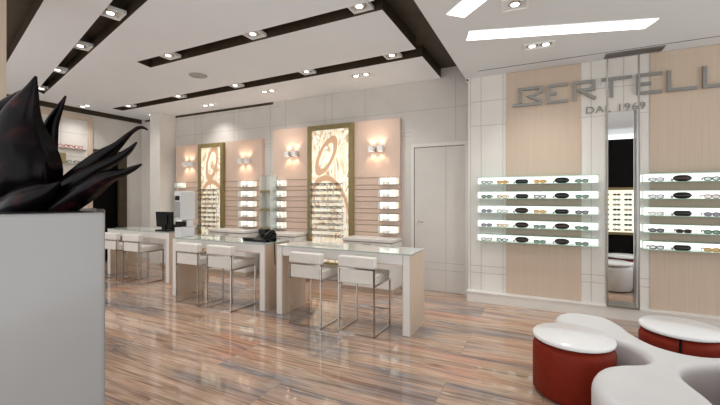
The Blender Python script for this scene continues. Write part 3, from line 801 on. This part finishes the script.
area = sum(pts[i].x*pts[(i+1)%n_].y-pts[(i+1)%n_].x*pts[i].y for i in range(n_))
sg = 1 if area > 0 else -1
m = MB(); mi = m.mi(M['sofa']); rings = []
prof = [(.015,.0),(.0,.02),(.0,.33)]+[(.045*(1-cos(a)), .33+.06*sin(a)) for a in [radians(q) for q in (15,30,45,60,75,90)]]+[(.06,.3905)]
for dd, zz in prof:
    rings.append([m.bm.verts.new((p.x,p.y,zz)) for p in inset(sg*dd)])
for A, B in zip(rings, rings[1:]):
    for j in range(n_):
        f = m.bm.faces.new((A[j],A[(j+1)%n_],B[(j+1)%n_],B[j])); f.material_index = mi; f.smooth = True
f = m.bm.faces.new(rings[-1]); f.material_index = mi
bmesh.ops.triangulate(m.bm, faces=[f], ngon_method='EAR_CLIP')
tag(m.build('island_sofa'), 'low white sofa with rounded winding lobes in the right foreground', 'sofa')
bpy.data.objects['island_sofa'].data.name = 'island_sofa'

def pouf(x, y, label, back_white=False):
    t = thing('pouf_table', label, 'pouf', (x,y,0), 0, 'red poufs with white disc tops')
    R = .278
    def arc(a0, a1, m_, name):
        m = MB(); mi = m.mi(m_); K = 30; pr = [(R-.02,.012),(R,.03),(R,.35),(R-.012,.385),(R-.04,.40)]
        cols = []
        for q in range(K+1):
            a = a0+(a1-a0)*q/K; cols.append([m.bm.verts.new((r_*cos(a), r_*sin(a), z_)) for r_, z_ in pr]+[m.bm.verts.new((.03*cos(a),.03*sin(a),.40)), m.bm.verts.new((.03*cos(a),.03*sin(a),.012))])
        for A, B in zip(cols, cols[1:]):
            L_ = len(A)
            for j in range(L_):
                f = m.bm.faces.new((A[j],A[(j+1)%L_],B[(j+1)%L_],B[j])); f.material_index = mi; f.smooth = True
        m.bm.faces.new(cols[0]).material_index = mi; m.bm.faces.new(cols[-1]).material_index = mi
        m.build(name, t)
    g = .035; base = radians(-105) if back_white else radians(-190)
    if back_white:
        arc(base+g, base+radians(110), M['red'], 'cushion'); arc(base-radians(110), base-g, M['red'], 'cushion')
        arc(base+radians(110), base+radians(250), M['sofa'], 'back_cushion')
    else:
        arc(base+g, base+pi-g, M['red'], 'cushion'); arc(base+pi+g, base+2*pi-g, M['red'], 'cushion')
    MB().lathe([(R-.035,0),(R-.035,.012),(R-.03,.39),(.1,.412)], M['blackp'], 40).build('core', t)
    MB().lathe([(R-.02,.412),(R-.004,.416),(R,.425),(R,.440),(R-.008,.447),(.02,.4475)], M['disc'], 64).build('disc_top', t)
pouf(.205, 3.262, 'red round pouf with a white disc top in the nearest hollow of the sofa')
pouf(1.01, 3.87, 'red round pouf with a white disc top behind the sofa near the mirror', True)
pouf(1.30, 2.98, 'red pouf with white disc top at the right edge of the view')

# ------------------------------------------------------------ planter with dark agave
cr = ond(105, 212.5, 2.0)
t = thing('potted_agave', 'tall glossy grey planter with a dark purple agave at the left edge', 'plant', (cr.x,cr.y,0), radians(60.9))
ztop = cr.z
ang = t.rotation_euler.z
m = MB(); m.box((-.95,0,0), (0,.85,ztop), M['planter'], .014); o_ = m.build('planter', t)
MB().box((-.90,.05,ztop-.02), (-.05,.80,ztop+.004), M['blackp']).build('soil', t)
inv = (Matrix.Translation(t.location) @ Matrix.Rotation(ang, 4, 'Z')).inverted()
def leaf(ctrl, cup=.35, roll=0.):
    """ctrl: (u, v, depth, width m) along the midrib from root to tip"""
    C3 = [(ond(u, v, d), w_) for u, v, d, w_ in ctrl]; K = 6; P = []
    k_ = len(C3)
    for i in range(k_-1):
        p0 = C3[max(i-1,0)]; p1 = C3[i]; p2 = C3[i+1]; p3 = C3[min(i+2,k_-1)]
        for q in range(K):
            s = q/K
            cr_ = lambda a, b, c_, d_: .5*((2*b)+(-a+c_)*s+(2*a-5*b+4*c_-d_)*s*s+(-a+3*b-3*c_+d_)*s**3)
            P.append((cr_(p0[0],p1[0],p2[0],p3[0]), max(.002, cr_(p0[1],p1[1],p2[1],p3[1]))))
    P.append(C3[-1])
    view = Vector((-S_,C_,0)); m = MB(); mi = m.mi(M['leaf']); rows_ = []
    for i, (p, w_) in enumerate(P):
        tn = (P[min(i+1,len(P)-1)][0]-P[max(i-1,0)][0]).normalized()
        side = tn.cross(view).normalized(); nrm = side.cross(tn).normalized()
        rot = Matrix.Rotation(roll, 3, tn); side = rot @ side; nrm = rot @ nrm
        row = []; th = .006+.10*w_
        for a in (-1,-.66,-.33,0,.33,.66,1):
            row.append(m.bm.verts.new(inv @ (p+side*w_/2*a+nrm*cup*w_*(a*a-.4))))
        for a in (.66,.33,0,-.33,-.66):
            row.append(m.bm.verts.new(inv @ (p+side*w_/2*a+nrm*(cup*w_*(a*a-.4)-th*(1-a*a)))))
        rows_.append(row)
    L_ = len(rows_[0])
    for A, B in zip(rows_, rows_[1:]):
        for j in range(L_):
            f = m.bm.faces.new((A[j],A[(j+1)%L_],B[(j+1)%L_],B[j])); f.material_index = mi; f.smooth = True
    m.bm.faces.new(rows_[0]).material_index = mi; m.bm.faces.new(rows_[-1]).material_index = mi
    m.build('leaf', t)
px = 2.25/F
leaf([(12,216,2.25,50*px),(14,175,2.2,74*px),(13,140,2.2,62*px),(18,115,2.2,40*px),(29,92,2.2,16*px),(36,76,2.2,2*px)], .25, .15)
leaf([(-25,216,2.3,50*px),(-18,170,2.25,80*px),(-12,135,2.25,60*px),(2,112,2.25,30*px),(20,96,2.25,14*px),(30,88,2.25,3*px)], .25)
leaf([(28,216,2.45,24*px),(42,175,2.45,30*px),(47,145,2.45,24*px),(50,125,2.45,20*px),(58,110,2.45,11*px),(66,96,2.45,2*px)], .3, -.4)
leaf([(20,222,2.3,16*px),(48,198,2.3,22*px),(75,176,2.3,25*px),(98,157,2.3,19*px),(115,146,2.3,11*px),(130,133,2.3,5*px),(140,127,2.3,4*px),(148,130,2.3,1.5*px)], .38, -.25)
leaf([(25,220,2.2,14*px),(50,202,2.2,22*px),(72,185,2.2,24*px),(95,170,2.2,13*px),(115,160,2.2,9*px),(128,151,2.2,6*px),(137,142,2.2,1.5*px)], .38, .35)
leaf([(30,222,2.15,12*px),(60,206,2.15,22*px),(85,190,2.15,22*px),(105,178,2.15,15*px),(122,173,2.15,8*px),(134,168,2.15,5*px),(142,164,2.15,1.5*px)], .38, .2)
leaf([(36,214,2.35,14*px),(46,190,2.35,20*px),(52,170,2.35,15*px),(57,150,2.35,2*px)], .4, .5)
leaf([(0,216,2.15,40*px),(20,206,2.1,44*px),(38,196,2.1,34*px),(52,188,2.1,14*px),(60,182,2.1,3*px)], .3)
leaf([(-30,216,2.35,40*px),(-60,170,2.4,50*px),(-80,130,2.45,30*px),(-90,100,2.5,3*px)], .3)

# ------------------------------------------------------------ the lit display behind the camera, seen in the mirror
t = thing('display_wall', 'dark display unit with a lit panel of glasses, reflected in the tall mirror', 'display cabinet', (1.9,-.08,0))
MB().box((-.85,-.35,0), (1.6,-.02,2.95), M['black']).build('cabinet_body', t)
m = MB(); m.box((-.60,-.02,1.675), (1.2,.05,1.74), M['olive']); m.box((-.60,-.02,.56), (1.2,.05,.62), M['olive']); m.build('frame', t)
MB().box((-.60,-.019,.62), (1.2,-.005,1.675), M['litd']).build('light_panel', t)
rz8 = [.66+.125*i for i in range(8)]
for zz in rz8: MB().box((-.60,-.005,zz-.005), (1.2,.06,zz), M['acryl']).build('glass_shelf', t)
rl = ['brown','black','amber','green','tortoise','black','blue','black']
for i, zz in enumerate(rz8):
    for j in range(5):
        rim = rl[(i*3+j*5) % 8]
        o_ = frame_mb(.15, .05, rim, .006, .8, 10, 4, True, ['dark','amber','green','dark','grey'][(i+j) % 5], .03).build('eyeglasses')
        o_.location = (1.42+.235*j, -.02, zz+.0008); o_.rotation_euler = (0,0,pi)
        tag(o_, '%s framed glasses reflected in mirror, column %s, shelf %s from below' % (rim, ['one','two','three','four','five'][j], ['one','two','three','four','five','six','seven','eight'][i]), 'eyeglasses', 'glasses in the reflected lit panel')

# ------------------------------------------------------------ light, camera
wd_ = bpy.data.worlds.new('world'); bpy.context.scene.world = wd_; wd_.use_nodes = True
bg = wd_.node_tree.nodes['Background']; bg.inputs[0].default_value = (.985,.99,1.0,1); bg.inputs[1].default_value = 1.25

cam = bpy.data.cameras.new('camera'); co = bpy.data.objects.new('camera', cam); COL.objects.link(co)
co.location = (0,0,H); co.rotation_euler = (pi/2,0,YAW)
cam.sensor_width = 36; cam.lens = 36*F/720; cam.shift_y = -(202.5-197)/720; cam.clip_start = .05
sc = bpy.context.scene; sc.camera = co
sc.view_settings.view_transform = 'Standard'; sc.view_settings.look = 'None'; sc.view_settings.gamma = 1
sc.view_settings.use_curve_mapping = False; sc.view_settings.exposure = .62
